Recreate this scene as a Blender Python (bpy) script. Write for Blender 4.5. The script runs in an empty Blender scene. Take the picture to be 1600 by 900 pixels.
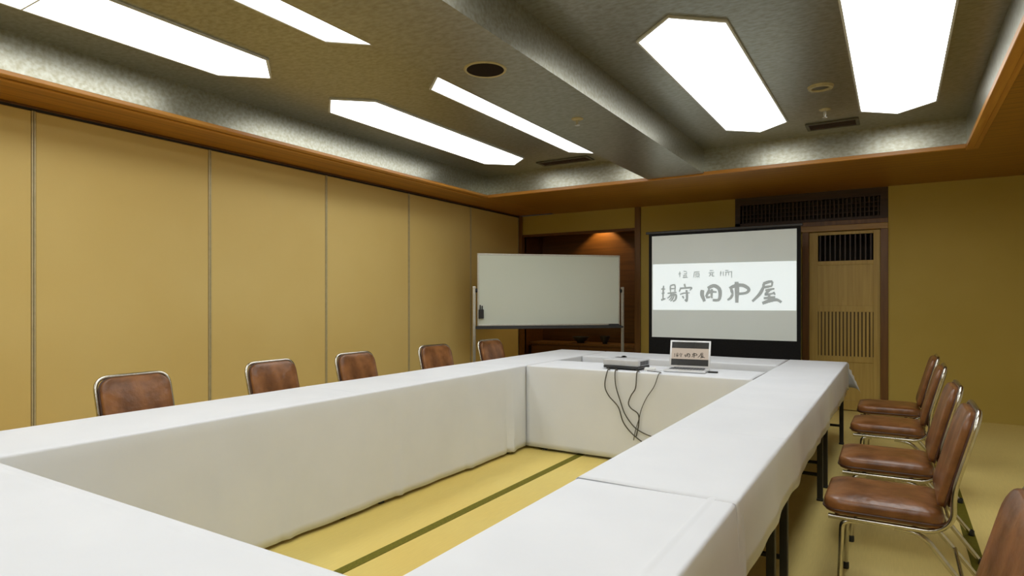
import bpy, bmesh, math, random
from mathutils import Vector, Matrix
PI = math.pi
scene = bpy.context.scene
COL = scene.collection

# ------------------------------------------------------------------ camera, world, exposure
cam_d = bpy.data.cameras.new('camera'); cam = bpy.data.objects.new('camera', cam_d); COL.objects.link(cam)
cam.location = (0, 0, 1.245); cam.rotation_euler = (PI/2, 0, math.radians(31.634))
cam_d.sensor_width = 36; cam_d.lens = 974*36/1600; cam_d.shift_y = 20/1600; cam_d.clip_start = 0.02
scene.camera = cam
world = bpy.data.worlds.new('world'); scene.world = world; world.use_nodes = True
world.node_tree.nodes['Background'].inputs[0].default_value = (0.6, 0.65, 0.7, 1)
world.node_tree.nodes['Background'].inputs[1].default_value = 0.02
vs = scene.view_settings
vs.view_transform = 'Standard'; vs.look = 'None'; vs.gamma = 1; vs.use_curve_mapping = False; vs.exposure = 0.0
PANEL_LIGHT = 4.6            # radiance of the ceiling light panels

# ------------------------------------------------------------------ materials
def srgb(r, g, b):
    f = lambda c: c/12.92 if c <= 0.04045 else ((c+0.055)/1.055)**2.4
    return (f(r/255), f(g/255), f(b/255), 1)

def mat(name, col, rough=0.6, metal=0.0, noise=None, spec=0.5, bump=None, col2=None, emit=None, stretch=(1, 1, 1), coat=0):
    """noise=(scale, detail) mixes col with col2; bump=(scale, strength, distance)."""
    m = bpy.data.materials.new(name); m.use_nodes = True
    nt = m.node_tree; b = nt.nodes['Principled BSDF']
    b.inputs['Base Color'].default_value = col; b.inputs['Roughness'].default_value = rough
    b.inputs['Metallic'].default_value = metal; b.inputs['Specular IOR Level'].default_value = spec
    b.inputs['Coat Weight'].default_value = coat
    if noise or bump:
        tc = nt.nodes.new('ShaderNodeTexCoord'); mp = nt.nodes.new('ShaderNodeMapping')
        mp.inputs['Scale'].default_value = stretch; nt.links.new(tc.outputs['Object'], mp.inputs['Vector'])
    if noise:
        n = nt.nodes.new('ShaderNodeTexNoise'); n.inputs['Scale'].default_value = noise[0]; n.inputs['Detail'].default_value = noise[1]
        nt.links.new(mp.outputs['Vector'], n.inputs['Vector'])
        r = nt.nodes.new('ShaderNodeValToRGB'); r.color_ramp.elements[0].position = 0.32; r.color_ramp.elements[1].position = 0.68
        r.color_ramp.elements[0].color = col; r.color_ramp.elements[1].color = col2 or col
        nt.links.new(n.outputs['Fac'], r.inputs['Fac']); nt.links.new(r.outputs['Color'], b.inputs['Base Color'])
    if bump:
        n2 = nt.nodes.new('ShaderNodeTexNoise'); n2.inputs['Scale'].default_value = bump[0]; n2.inputs['Detail'].default_value = 3
        nt.links.new(mp.outputs['Vector'], n2.inputs['Vector'])
        bp = nt.nodes.new('ShaderNodeBump'); bp.inputs['Strength'].default_value = bump[1]; bp.inputs['Distance'].default_value = bump[2]
        nt.links.new(n2.outputs['Fac'], bp.inputs['Height']); nt.links.new(bp.outputs['Normal'], b.inputs['Normal'])
    if emit:
        b.inputs['Emission Color'].default_value = emit[0]; b.inputs['Emission Strength'].default_value = emit[1]
    return m

def wood(name, dark, light, axis=0, rough=0.45, plank=None, plank_axis=1):
    """wood with grain along one axis and, optionally, thin joint lines every `plank` metres"""
    m = mat(name, dark, rough)
    nt = m.node_tree; b = nt.nodes['Principled BSDF']
    tc = nt.nodes.new('ShaderNodeTexCoord'); mp = nt.nodes.new('ShaderNodeMapping')
    s = [14, 14, 14]; s[axis] = 0.8; mp.inputs['Scale'].default_value = s
    nt.links.new(tc.outputs['Object'], mp.inputs['Vector'])
    n = nt.nodes.new('ShaderNodeTexNoise'); n.inputs['Scale'].default_value = 2.2; n.inputs['Detail'].default_value = 5; n.inputs['Distortion'].default_value = 0.4
    nt.links.new(mp.outputs['Vector'], n.inputs['Vector'])
    r = nt.nodes.new('ShaderNodeValToRGB'); r.color_ramp.elements[0].position = 0.3; r.color_ramp.elements[1].position = 0.7
    r.color_ramp.elements[0].color = dark; r.color_ramp.elements[1].color = light
    nt.links.new(n.outputs['Fac'], r.inputs['Fac']); out = r.outputs['Color']
    if plank:
        sep = nt.nodes.new('ShaderNodeSeparateXYZ'); nt.links.new(tc.outputs['Object'], sep.inputs[0])
        md = nt.nodes.new('ShaderNodeMath'); md.operation = 'PINGPONG'; md.inputs[1].default_value = plank/2
        nt.links.new(sep.outputs[plank_axis], md.inputs[0])
        lt = nt.nodes.new('ShaderNodeMath'); lt.operation = 'GREATER_THAN'; lt.inputs[1].default_value = 0.004
        nt.links.new(md.outputs[0], lt.inputs[0])
        mx = nt.nodes.new('ShaderNodeMix'); mx.data_type = 'RGBA'; mx.inputs[6].default_value = tuple(c*0.35 for c in dark[:3])+(1,)
        nt.links.new(lt.outputs[0], mx.inputs[0]); nt.links.new(out, mx.inputs[7]); out = mx.outputs[2]
    nt.links.new(out, b.inputs['Base Color'])
    return m

def tatami_mat():
    m = mat('tatami', srgb(214, 192, 116), 0.55, spec=0.35)
    nt = m.node_tree; b = nt.nodes['Principled BSDF']
    tc = nt.nodes.new('ShaderNodeTexCoord')
    n = nt.nodes.new('ShaderNodeTexNoise'); n.inputs['Scale'].default_value = 0.9; n.inputs['Detail'].default_value = 4
    nt.links.new(tc.outputs['Object'], n.inputs['Vector'])
    r = nt.nodes.new('ShaderNodeValToRGB'); r.color_ramp.elements[0].position = 0.35; r.color_ramp.elements[1].position = 0.65
    r.color_ramp.elements[0].color = srgb(220, 192, 102); r.color_ramp.elements[1].color = srgb(222, 200, 114)
    nt.links.new(n.outputs['Fac'], r.inputs['Fac'])
    # floor right of the table row painted paler to stand in for missing light
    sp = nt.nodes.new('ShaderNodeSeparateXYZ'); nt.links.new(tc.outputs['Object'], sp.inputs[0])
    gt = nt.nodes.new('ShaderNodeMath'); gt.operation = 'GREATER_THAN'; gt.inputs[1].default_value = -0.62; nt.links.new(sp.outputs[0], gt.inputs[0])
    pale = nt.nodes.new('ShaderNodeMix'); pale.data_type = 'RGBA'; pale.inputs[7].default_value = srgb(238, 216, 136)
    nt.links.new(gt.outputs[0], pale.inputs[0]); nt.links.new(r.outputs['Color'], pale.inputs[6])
    mp = nt.nodes.new('ShaderNodeMapping'); mp.inputs['Scale'].default_value = (60, 3, 3); nt.links.new(tc.outputs['Object'], mp.inputs['Vector'])
    n2 = nt.nodes.new('ShaderNodeTexNoise'); n2.inputs['Scale'].default_value = 3; n2.inputs['Detail'].default_value = 2
    nt.links.new(mp.outputs['Vector'], n2.inputs['Vector'])
    mx = nt.nodes.new('ShaderNodeMix'); mx.data_type = 'RGBA'; mx.blend_type = 'MULTIPLY'; mx.inputs[0].default_value = 0.16
    nt.links.new(pale.outputs[2], mx.inputs[6]); nt.links.new(n2.outputs['Fac'], mx.inputs[7])
    nt.links.new(mx.outputs[2], b.inputs['Base Color'])
    bp = nt.nodes.new('ShaderNodeBump'); bp.inputs['Strength'].default_value = 0.25; bp.inputs['Distance'].default_value = 0.002
    nt.links.new(n2.outputs['Fac'], bp.inputs['Height']); nt.links.new(bp.outputs['Normal'], b.inputs['Normal'])
    return m

M = {}
M['fabric_wall'] = mat('gold_wall_fabric', srgb(182, 158, 74), 0.62, noise=(1.2, 3), col2=srgb(188, 164, 82), spec=0.3, bump=(220, 0.12, 0.002))
M['panel_fabric'] = mat('beige_partition_fabric', srgb(212, 184, 112), 0.6, noise=(1.2, 3), col2=srgb(216, 190, 120), spec=0.3, bump=(220, 0.12, 0.002))
M['paper'] = mat('silky_grey_ceiling_paper', (0.29, 0.28, 0.205, 1), 0.33, 0.88, noise=(26, 6), col2=(0.40, 0.40, 0.345, 1), spec=0.5, bump=(60, 0.02, 0.001), stretch=(1, 1.6, 1.6))
M['soffit_x'] = wood('soffit_planks_across', srgb(140, 92, 20), srgb(162, 112, 30), 0, 0.4, 0.12, 1)
M['soffit_y'] = wood('soffit_planks_along', srgb(150, 98, 22), srgb(172, 118, 34), 1, 0.4, 0.16, 0)
M['trim_wood'] = wood('cove_trim_wood', srgb(172, 112, 34), srgb(196, 138, 54), 1, 0.35)
M['trim_wood_x'] = wood('cove_trim_wood_across', srgb(172, 112, 34), srgb(196, 138, 54), 0, 0.35)
M['post_wood'] = wood('post_wood', srgb(98, 62, 20), srgb(120, 80, 30), 2, 0.4)
M['lintel_wood'] = wood('lintel_wood', srgb(150, 112, 48), srgb(172, 134, 66), 0, 0.4)
M['dark_wood'] = wood('dark_alcove_wood', srgb(80, 46, 14), srgb(106, 64, 22), 0, 0.35)
M['lattice_wood'] = wood('dark_lattice_wood', srgb(46, 28, 18), srgb(66, 42, 26), 0, 0.5)
M['door_wood'] = wood('door_wood', srgb(178, 148, 72), srgb(196, 166, 88), 2, 0.45)
M['slat_wood'] = wood('door_slat_wood', srgb(92, 70, 26), srgb(108, 84, 34), 2, 0.5)
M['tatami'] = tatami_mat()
M['heri'] = mat('tatami_border_cloth', srgb(112, 104, 26), 0.8, noise=(90, 2), col2=srgb(96, 92, 20), spec=0.2)
M['cloth'] = mat('white_tablecloth', (0.695, 0.715, 0.745, 1), 0.75, noise=(3, 3), col2=(0.73, 0.748, 0.775, 1), spec=0.25, bump=(16, 0.05, 0.01))
M['vinyl'] = mat('brown_vinyl', srgb(96, 58, 26), 0.3, noise=(9, 5), col2=srgb(148, 98, 56), spec=0.5, bump=(16, 0.5, 0.008))
M['vinyl_dark'] = mat('dark_brown_welt', srgb(62, 36, 24), 0.45, noise=(20, 2), col2=srgb(78, 46, 30))
M['chrome'] = mat('chrome_tube', (0.58, 0.56, 0.49, 1), 0.2, 1.0, noise=(30, 2), col2=(0.52, 0.50, 0.43, 1))
M['black'] = mat('black_rubber', (0.012, 0.012, 0.012, 1), 0.6, noise=(40, 2), col2=(0.02, 0.02, 0.02, 1))
M['black_metal'] = mat('black_painted_steel', (0.016, 0.015, 0.014, 1), 0.4, noise=(30, 2), col2=(0.024, 0.022, 0.02, 1))
M['black_cloth'] = mat('black_screen_border', (0.008, 0.008, 0.009, 1), 0.8, noise=(60, 2), col2=(0.012, 0.012, 0.013, 1), spec=0.2)
M['table_top'] = wood('table_top_laminate', srgb(120, 92, 60), srgb(140, 110, 74), 1, 0.4)
M['alu'] = mat('aluminium', (0.62, 0.61, 0.56, 1), 0.35, 0.9, noise=(50, 2), col2=(0.56, 0.55, 0.5, 1))
M['seam'] = mat('partition_edge_strip', srgb(196, 182, 140), 0.4, 0.2, noise=(30, 2), col2=srgb(186, 172, 130))
M['board'] = mat('whiteboard_enamel', (0.63, 0.68, 0.58, 1), 0.28, noise=(0.8, 2), col2=(0.67, 0.71, 0.62, 1), spec=0.5)
M['screen'] = mat('matte_screen_white_glow', (0.70, 0.74, 0.72, 1), 0.85, noise=(2, 2), col2=(0.72, 0.76, 0.74, 1), spec=0.1, emit=((0.85, 1.0, 0.98, 1), 0.09))  # faint emission stands in for projector light falling on the screen
M['picture'] = mat('projected_light_band', (0.62, 0.64, 0.64, 1), 0.85, spec=0.1, noise=(5, 2), col2=(0.62, 0.65, 0.66, 1), emit=((0.90, 1.0, 1.0, 1), 0.62))
M['ink'] = mat('projected_brush_grey', (0.42, 0.45, 0.45, 1), 0.9, spec=0.05, noise=(40, 2), col2=(0.38, 0.41, 0.41, 1), emit=((0.9, 1, 1, 1), 0.16))
M['ink_small'] = mat('projected_faint_brush_grey', (0.5, 0.55, 0.56, 1), 0.9, spec=0.05, noise=(40, 2), col2=(0.46, 0.5, 0.52, 1), emit=((0.85, 1, 1, 1), 0.16))
M['diffuser'] = mat('lit_ceiling_diffuser', (0.9, 0.9, 0.88, 1), 0.5, noise=(2, 1), col2=(0.88, 0.88, 0.86, 1), emit=((0.96, 0.985, 1.0, 1), PANEL_LIGHT))
M['light_frame'] = mat('light_frame_paint', (0.55, 0.55, 0.52, 1), 0.5, noise=(20, 2), col2=(0.5, 0.5, 0.47, 1))
M['plaster'] = mat('plain_plaster', srgb(180, 168, 120), 0.8, noise=(2, 3), col2=srgb(172, 160, 112))
M['plaster_pale'] = mat('pale_plaster', srgb(226, 220, 196), 0.8, noise=(2, 3), col2=srgb(220, 213, 188))
M['ivory'] = mat('ivory_plastic', srgb(172, 158, 116), 0.5, noise=(30, 2), col2=srgb(160, 148, 108))
M['dark_grille'] = mat('dark_speaker_grille', (0.015, 0.01, 0.008, 1), 0.9, noise=(200, 1), col2=(0.022, 0.015, 0.01, 1), spec=0.05)
M['grey_metal'] = mat('grey_vent_metal', srgb(92, 88, 70), 0.5, 0.3, noise=(30, 2), col2=srgb(80, 76, 60))
M['proj_shell'] = mat('pale_grey_projector_shell', (0.55, 0.56, 0.58, 1), 0.4, noise=(20, 2), col2=(0.5, 0.51, 0.53, 1))
M['dark_plastic'] = mat('dark_grey_plastic', (0.03, 0.032, 0.035, 1), 0.45, noise=(40, 2), col2=(0.04, 0.042, 0.045, 1))
M['glass_lens'] = mat('lens_glass', (0.02, 0.025, 0.04, 1), 0.05, noise=(8, 1), col2=(0.03, 0.03, 0.05, 1), coat=1)
M['silver'] = mat('silver_laptop_shell', (0.72, 0.73, 0.74, 1), 0.35, 0.4, noise=(40, 2), col2=(0.68, 0.69, 0.7, 1))
M['lcd_black'] = mat('laptop_display_black', (0.012, 0.012, 0.012, 1), 0.25, noise=(8, 1), col2=(0.016, 0.016, 0.014, 1))
M['lcd_band'] = mat('laptop_display_band', (0.05, 0.05, 0.05, 1), 0.3, noise=(20, 2), col2=(0.06, 0.055, 0.05, 1), emit=(srgb(196, 178, 158), 0.75))
M['lcd_ink'] = mat('laptop_display_lettering', (0.03, 0.02, 0.015, 1), 0.4, noise=(30, 2), col2=(0.04, 0.03, 0.02, 1))
M['cable'] = mat('black_cable', (0.05, 0.048, 0.035, 1), 0.5, noise=(30, 2), col2=(0.06, 0.055, 0.04, 1))
M['white_plastic'] = mat('white_plastic', (0.8, 0.8, 0.78, 1), 0.45, noise=(30, 2), col2=(0.76, 0.76, 0.74, 1))
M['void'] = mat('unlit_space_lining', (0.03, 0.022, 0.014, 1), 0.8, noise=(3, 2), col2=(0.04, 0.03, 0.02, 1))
M['lamp_warm'] = mat('warm_lamp_lens', (0.9, 0.8, 0.6, 1), 0.4, noise=(5, 1), col2=(0.9, 0.78, 0.58, 1), emit=((1, 0.7, 0.35, 1), 6))

# ------------------------------------------------------------------ mesh helpers
def link(name, bm, m, parent=None, smooth=None, loc=None, solid=None):
    me = bpy.data.meshes.new(name); bm.normal_update(); bm.to_mesh(me); bm.free()
    for mm in (m if isinstance(m, (list, tuple)) else [m]): me.materials.append(mm)
    if smooth is not None:
        for p in me.polygons: p.use_smooth = True
        me.set_sharp_from_angle(angle=smooth)
    o = bpy.data.objects.new(name, me); COL.objects.link(o)
    if parent: o.parent = parent
    if loc: o.location = loc
    if solid:
        s = o.modifiers.new('thickness', 'SOLIDIFY'); s.thickness = solid; s.offset = 0
    return o

def B(): return bmesh.new()

def box(bm, x0, x1, y0, y1, z0, z1, bev=0.0, seg=2, rot=None, piv=None):
    r = bmesh.ops.create_cube(bm, size=1.0); v = r['verts']
    for q in v: q.co = Vector(((x0+x1)/2+q.co.x*(x1-x0), (y0+y1)/2+q.co.y*(y1-y0), (z0+z1)/2+q.co.z*(z1-z0)))
    if bev > 0:
        es = list({e for q in v for e in q.link_edges})
        r2 = bmesh.ops.bevel(bm, geom=es, offset=bev, segments=seg, affect='EDGES', profile=0.5)
        v = list({q for f in r2['faces'] for q in f.verts} | {q for q in v if q.is_valid})
    if rot: bmesh.ops.rotate(bm, verts=[q for q in v if q.is_valid], cent=piv or (0, 0, 0), matrix=rot)
    return v

def spline(pts, n=6):
    pts = [Vector(p) for p in pts]; out = []
    for i in range(len(pts)-1):
        p0 = pts[max(i-1, 0)]; p1 = pts[i]; p2 = pts[i+1]; p3 = pts[min(i+2, len(pts)-1)]
        for k in range(n):
            t = k/n
            out.append(0.5*((2*p1)+(-p0+p2)*t+(2*p0-5*p1+4*p2-p3)*t*t+(-p0+3*p1-3*p2+p3)*t**3))
    out.append(pts[-1]); return out

def fillet(pts, rad, n=5):
    """polyline with its inner corners rounded"""
    pts = [Vector(p) for p in pts]; out = [pts[0]]
    for i in range(1, len(pts)-1):
        a, b, c = pts[i-1], pts[i], pts[i+1]
        r = min(rad, (a-b).length*0.49, (c-b).length*0.49)
        p = b+(a-b).normalized()*r; q = b+(c-b).normalized()*r
        for k in range(n+1):
            t = k/n; out.append(p*(1-t)**2+b*2*t*(1-t)+q*t*t)
    out.append(pts[-1]); return out

def tube(bm, pts, r, seg=10, cap=True):
    pts = [Vector(p) for p in pts]; rings = []; up = None
    for i, p in enumerate(pts):
        t = (pts[min(i+1, len(pts)-1)]-pts[max(i-1, 0)]).normalized()
        if up is None: up = t.orthogonal().normalized()
        up = (up-t*up.dot(t)).normalized(); w = t.cross(up)
        rr = r[i] if isinstance(r, (list, tuple)) else r
        rings.append([bm.verts.new(p+(up*math.cos(2*PI*k/seg)+w*math.sin(2*PI*k/seg))*rr) for k in range(seg)])
    for a, b in zip(rings, rings[1:]):
        for k in range(seg): bm.faces.new((a[k], a[(k+1) % seg], b[(k+1) % seg], b[k]))
    if cap: bm.faces.new(rings[0][::-1]); bm.faces.new(rings[-1])

def lathe(bm, prof, seg=28, c=(0, 0, 0)):
    """prof: list of (radius, z)"""
    rings = []
    for r, z in prof:
        if r < 1e-6: rings.append([bm.verts.new((c[0], c[1], c[2]+z))])
        else: rings.append([bm.verts.new((c[0]+r*math.cos(2*PI*k/seg), c[1]+r*math.sin(2*PI*k/seg), c[2]+z)) for k in range(seg)])
    for a, b in zip(rings, rings[1:]):
        for k in range(seg):
            if len(a) == 1 and len(b) == 1: continue
            if len(a) == 1: bm.faces.new((a[0], b[k], b[(k+1) % seg]))
            elif len(b) == 1: bm.faces.new((a[k], a[(k+1) % seg], b[0]))
            else: bm.faces.new((a[k], a[(k+1) % seg], b[(k+1) % seg], b[k]))
    bmesh.ops.recalc_face_normals(bm, faces=bm.faces[:])

def prism(bm, poly, z0, z1):
    a = [bm.verts.new((x, y, z0)) for x, y in poly]; b = [bm.verts.new((x, y, z1)) for x, y in poly]
    n = len(poly)
    bm.faces.new(a[::-1]); bm.faces.new(b)
    for k in range(n): bm.faces.new((a[k], a[(k+1) % n], b[(k+1) % n], b[k]))
    bmesh.ops.recalc_face_normals(bm, faces=bm.faces[:])

def thing(name, label, cat, loc=(0, 0, 0), rz=0, group=None):
    o = bpy.data.objects.new(name, None); COL.objects.link(o); o.empty_display_size = 0.1
    o.location = loc; o.rotation_euler = (0, 0, rz); o['label'] = label; o['category'] = cat
    if group: o['group'] = group
    return o

def tag(o, label, cat, group=None):
    o['label'] = label; o['category'] = cat
    if group: o['group'] = group
    return o

def struct(name, bm, m, parent=None, smooth=None):
    o = link(name, bm, m, parent, smooth)
    if not parent: o['kind'] = 'structure'
    return o

def dup(root, loc, rz, label, group=None):
    r = root.copy(); COL.objects.link(r); r.location = loc; r.rotation_euler = (0, 0, rz); r['label'] = label
    if group: r['group'] = group
    for ch in list(root.children):
        c = ch.copy(); COL.objects.link(c); c.parent = r
        for g in list(ch.children):
            d = g.copy(); COL.objects.link(d); d.parent = c
    return r

# ------------------------------------------------------------------ room dimensions (metres)
XL, XR, YB, YR = -4.79, 1.9, 8.0, -3.9
ZS, ZC = 2.50, 2.745                       # soffit, coffer ceiling
CXL, CXR, CYN, CYF = -4.20, 0.49, -3.35, 6.25
BX0, BX1 = -2.20, -1.62                    # beam

# floor
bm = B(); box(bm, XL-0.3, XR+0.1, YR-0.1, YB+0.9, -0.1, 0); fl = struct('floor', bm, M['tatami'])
for x in (-4.10, -2.175, -1.22, 0.33, 1.28):
    if x == -1.22: continue
    bm = B(); box(bm, x-0.028, x+0.028, YR, YB-0.02, 0.0, 0.0025); link('tatami_border', bm, M['heri'], fl)

# ceiling
bm = B(); box(bm, XL-0.3, XR+0.1, YR-0.1, YB+0.9, 2.83, 2.93); ce = struct('ceiling', bm, M['plaster'])
bm = B(); box(bm, CXL-0.03, BX0+0.05, CYN-0.03, CYF+0.03, ZC, 2.83); link('coffer_panel', bm, M['paper'], ce)
bm = B(); box(bm, BX1-0.05, CXR+0.03, CYN-0.03, CYF+0.03, ZC, 2.83); link('coffer_panel', bm, M['paper'], ce)
bm = B(); box(bm, CXL-0.03, CXL, CYN, CYF+0.03, ZS+0.01, ZC); link('coffer_side', bm, M['paper'], ce)
bm = B(); box(bm, CXR, CXR+0.03, CYN, CYF+0.03, ZS+0.01, ZC); link('coffer_side', bm, M['paper'], ce)
bm = B(); box(bm, CXL, CXR, CYF, CYF+0.03, ZS+0.01, ZC); link('coffer_side', bm, M['paper'], ce)
bm = B(); box(bm, CXL, CXR, CYN-0.03, CYN, ZS+0.01, ZC); link('coffer_side', bm, M['paper'], ce)
bm = B(); box(bm, BX0, BX1, CYN, CYF, ZS+0.005, ZC); link('beam', bm, M['paper'], ce)
bm = B(); box(bm, XL, CXL-0.012, YR, YB, ZS+0.012, ZS+0.04); link('wood_soffit', bm, M['soffit_y'], ce)
bm = B(); box(bm, CXR+0.012, XR, YR, YB, ZS, ZS+0.03); link('wood_soffit', bm, M['soffit_x'], ce)
bm = B(); box(bm, CXL-0.012, CXR+0.012, CYF+0.012, YB, ZS, ZS+0.03); link('wood_soffit', bm, M['soffit_x'], ce)
bm = B(); box(bm, CXL-0.012, CXR+0.012, YR, CYN-0.012, ZS, ZS+0.03); link('wood_soffit', bm, M['soffit_x'], ce)
# wood trim around the coffers, two stepped strips
def trim_strip(n, x0, x1, y0, y1, z0, z1, m):
    bm = B(); box(bm, x0, x1, y0, y1, z0, z1, 0.003, 1); return struct('trim_%d' % n, bm, m)
trim_strip(1, CXL-0.05, CXL+0.006, CYN-0.05, CYF+0.05, ZS-0.004, ZS+0.022, M['trim_wood'])
trim_strip(2, CXR-0.006, CXR+0.05, CYN-0.05, CYF+0.05, ZS-0.018, ZS+0.022, M['trim_wood'])
trim_strip(3, CXL+0.006, CXR-0.006, CYF-0.006, CYF+0.04, ZS-0.012, ZS+0.022, M['trim_wood_x'])
trim_strip(4, CXR+0.05, CXR+0.085, CYN-0.05, CYF+0.085, ZS-0.010, ZS+0.005, M['trim_wood'])
trim_strip(5, CXL-0.16, CXL-0.12, CYN-0.05, CYF+0.05, ZS+0.004, ZS+0.014, M['trim_wood'])

# left wall: sliding partition panels hung from a track
bm = B(); box(bm, XL-0.3, XL-0.045, YR, YB+0.1, 0, 2.83); wl = struct('wall_left', bm, M['plaster'])
PW = 1.227
for k in range(-5, 5):
    y0 = 1.825+PW*k; y1 = y0+PW
    if y0 < YR: y0 = YR+0.005
    bm = B(); box(bm, XL-0.04, XL, y0+0.012, min(y1, YB)-0.012, 0.012, 2.482, 0.004, 1)
    p = link('partition_panel', bm, M['panel_fabric'], wl)
    bm = B(); box(bm, XL-0.035, XL+0.004, y0+0.002, y0+0.0115, 0.012, 2.482); box(bm, XL-0.035, XL+0.004, min(y1, YB)-0.0115, min(y1, YB)-0.002, 0.012, 2.482)
    link('edge_strip', bm, M['seam'], p)
bm = B(); box(bm, XL-0.03, XL-0.01, YR, YB, 2.483, ZS+0.02); box(bm, XL-0.045, XL-0.02, YR, YB, 0, 0.01); link('track_gap', bm, M['void'], wl)
bm = B(); box(bm, XL, XL+0.008, YR, YB, 2.498, ZS+0.012, 0.002, 1); link('track_rail', bm, M['dark_wood'], wl)

# right and rear walls (behind or beside the camera)
bm = B(); box(bm, XR, XR+0.1, YR, YB+0.1, 0, 2.83); struct('wall_right', bm, M['plaster_pale'])
bm = B(); box(bm, XL, XR, YR-0.1, YR, 0, 2.83); struct('wall_rear', bm, M['fabric_wall'])

# back wall
AX0, AX1, AZ, AD = -4.74, -3.01, 2.19, 0.62
wb = bpy.data.objects.new('wall_back', None); COL.objects.link(wb); wb['kind'] = 'structure'
def wpart(name, m, *boxes, bev=0.0, parent=None):
    bm = B()
    for b_ in boxes: box(bm, *b_, bev)
    return link(name, bm, m, parent or wb)
wpart('fabric_panel', M['fabric_wall'], (-0.072, XR, YB-0.03, YB+0.1, 0, ZS))
wpart('fabric_panel', M['fabric_wall'], (AX0-0.06, -2.985, YB, YB+0.06, AZ+0.03, ZS))
wpart('fabric_panel', M['fabric_wall'], (-2.905, -1.69, YB, YB+0.1, 0, ZS))
wpart('fabric_panel', M['fabric_wall'], (-1.69, -0.92, YB, YB+0.1, 0, 2.04))
# posts
wpart('post', M['post_wood'], (-2.985, -2.905, YB-0.02, YB+0.1, 0, ZS), bev=0.003)
wpart('post', M['post_wood'], (XL, XL+0.05, YB-0.03, YB+0.1, 0, ZS), bev=0.003)
wpart('post', M['post_wood'], (-0.146, -0.072, YB-0.045, YB+0.1, 0, 2.04), bev=0.003)
wpart('post', M['post_wood'], (-0.93, -0.862, YB-0.04, YB+0.1, 0, 2.04), bev=0.003)
# alcove: dark wood recess
for nm, *b_ in (('wall_alcove_left', AX0-0.04, AX0, YB+0.06, YB+AD, 0, 2.45), ('wall_alcove_right', AX1, AX1+0.025, YB+0.06, YB+AD, 0, 2.45), ('wall_alcove_back', AX0, AX1, YB+AD, YB+AD+0.04, 0, 2.45),
      ('ceiling_alcove', AX0-0.04, AX1+0.025, YB+0.06, YB+AD, 2.45, 2.49), ('floor_alcove', AX0, AX1, YB, YB+AD, 0, 0.16)):
    bm = B(); box(bm, *b_); struct(nm, bm, M['dark_wood'])
wpart('alcove_lintel', M['dark_wood'], (AX0-0.0, -2.985, YB-0.012, YB+0.06, AZ, AZ+0.035), bev=0.003)
# lattice transom over the door
wpart('transom_lining', M['void'], (-1.69, -0.072, YB+0.12, YB+0.16, 2.16, ZS))
wpart('transom_frame', M['lattice_wood'], (-1.69, -0.072, YB-0.01, YB+0.08, 2.41, ZS), (-1.69, -1.63, YB-0.01, YB+0.08, 2.16, 2.41), (-0.15, -0.072, YB-0.012, YB+0.08, 2.16, 2.41),
      (-1.69, -0.072, YB-0.01, YB+0.08, 2.155, 2.19))
bm = B()
for i in range(34): x = -1.61+i*0.0435; box(bm, x, x+0.013, YB+0.02, YB+0.035, 2.19, 2.41)
for z in (2.25, 2.30, 2.35): box(bm, -1.63, -0.15, YB+0.036, YB+0.046, z-0.005, z+0.005)
link('transom_lattice', bm, M['lattice_wood'], wb)
wpart('door_lintel', M['lintel_wood'], (-1.69, -0.072, YB-0.05, YB+0.1, 2.04, 2.105), bev=0.004)
wpart('door_lintel', M['post_wood'], (-1.69, -0.072, YB-0.03, YB+0.1, 2.105, 2.156), bev=0.003)

# door with lattice windows
dr = bpy.data.objects.new('door_1', None); COL.objects.link(dr); dr['kind'] = 'structure'
DX0, DX1, DY = -0.860, -0.148, YB
def dpart(name, m, *boxes, bev=0.0): return wpart(name, m, *boxes, bev=bev, parent=dr)
dpart('stile', M['door_wood'], (DX0, DX0+0.09, DY, DY+0.04, 0.01, 2.035), bev=0.002)
dpart('stile', M['door_wood'], (DX1-0.065, DX1, DY, DY+0.04, 0.01, 2.035), bev=0.002)
X0, X1 = DX0+0.09, DX1-0.065
for z0, z1 in ((2.0, 2.035), (1.655, 1.70), (1.12, 1.19), (0.55, 0.615), (0.01, 0.12)):
    dpart('rail', M['door_wood'], (X0, X1, DY+0.002, DY+0.038, z0, z1), bev=0.002)
dpart('panel', M['door_wood'], (X0, X1, DY+0.012, DY+0.026, 1.19, 1.655))
dpart('panel', M['door_wood'], (X0, X1, DY+0.012, DY+0.026, 0.12, 0.55))
dpart('backing_panel', M['slat_wood'], (X0, X1, DY+0.027, DY+0.036, 0.615, 1.12))
def lattice(z0, z1, n, w, m):
    bm = B()
    for i in range(n):
        x = X0+(i+0.5)*(X1-X0)/n; box(bm, x-w/2, x+w/2, DY+0.004, DY+0.02, z0, z1)
    return link('lattice', bm, m, dr)
lattice(1.70, 2.0, 11, 0.014, M['lattice_wood'])
lattice(0.615, 1.12, 15, 0.022, M['door_wood'])
wpart('dark_room_lining', M['void'], (-0.95, -0.05, YB+0.5, YB+0.52, 0, 2.1), (-0.95, -0.93, YB+0.1, YB+0.5, 0, 2.1), (-0.07, -0.05, YB+0.1, YB+0.5, 0, 2.1), (-0.95, -0.05, YB+0.1, YB+0.52, 2.1, 2.12))

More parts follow.
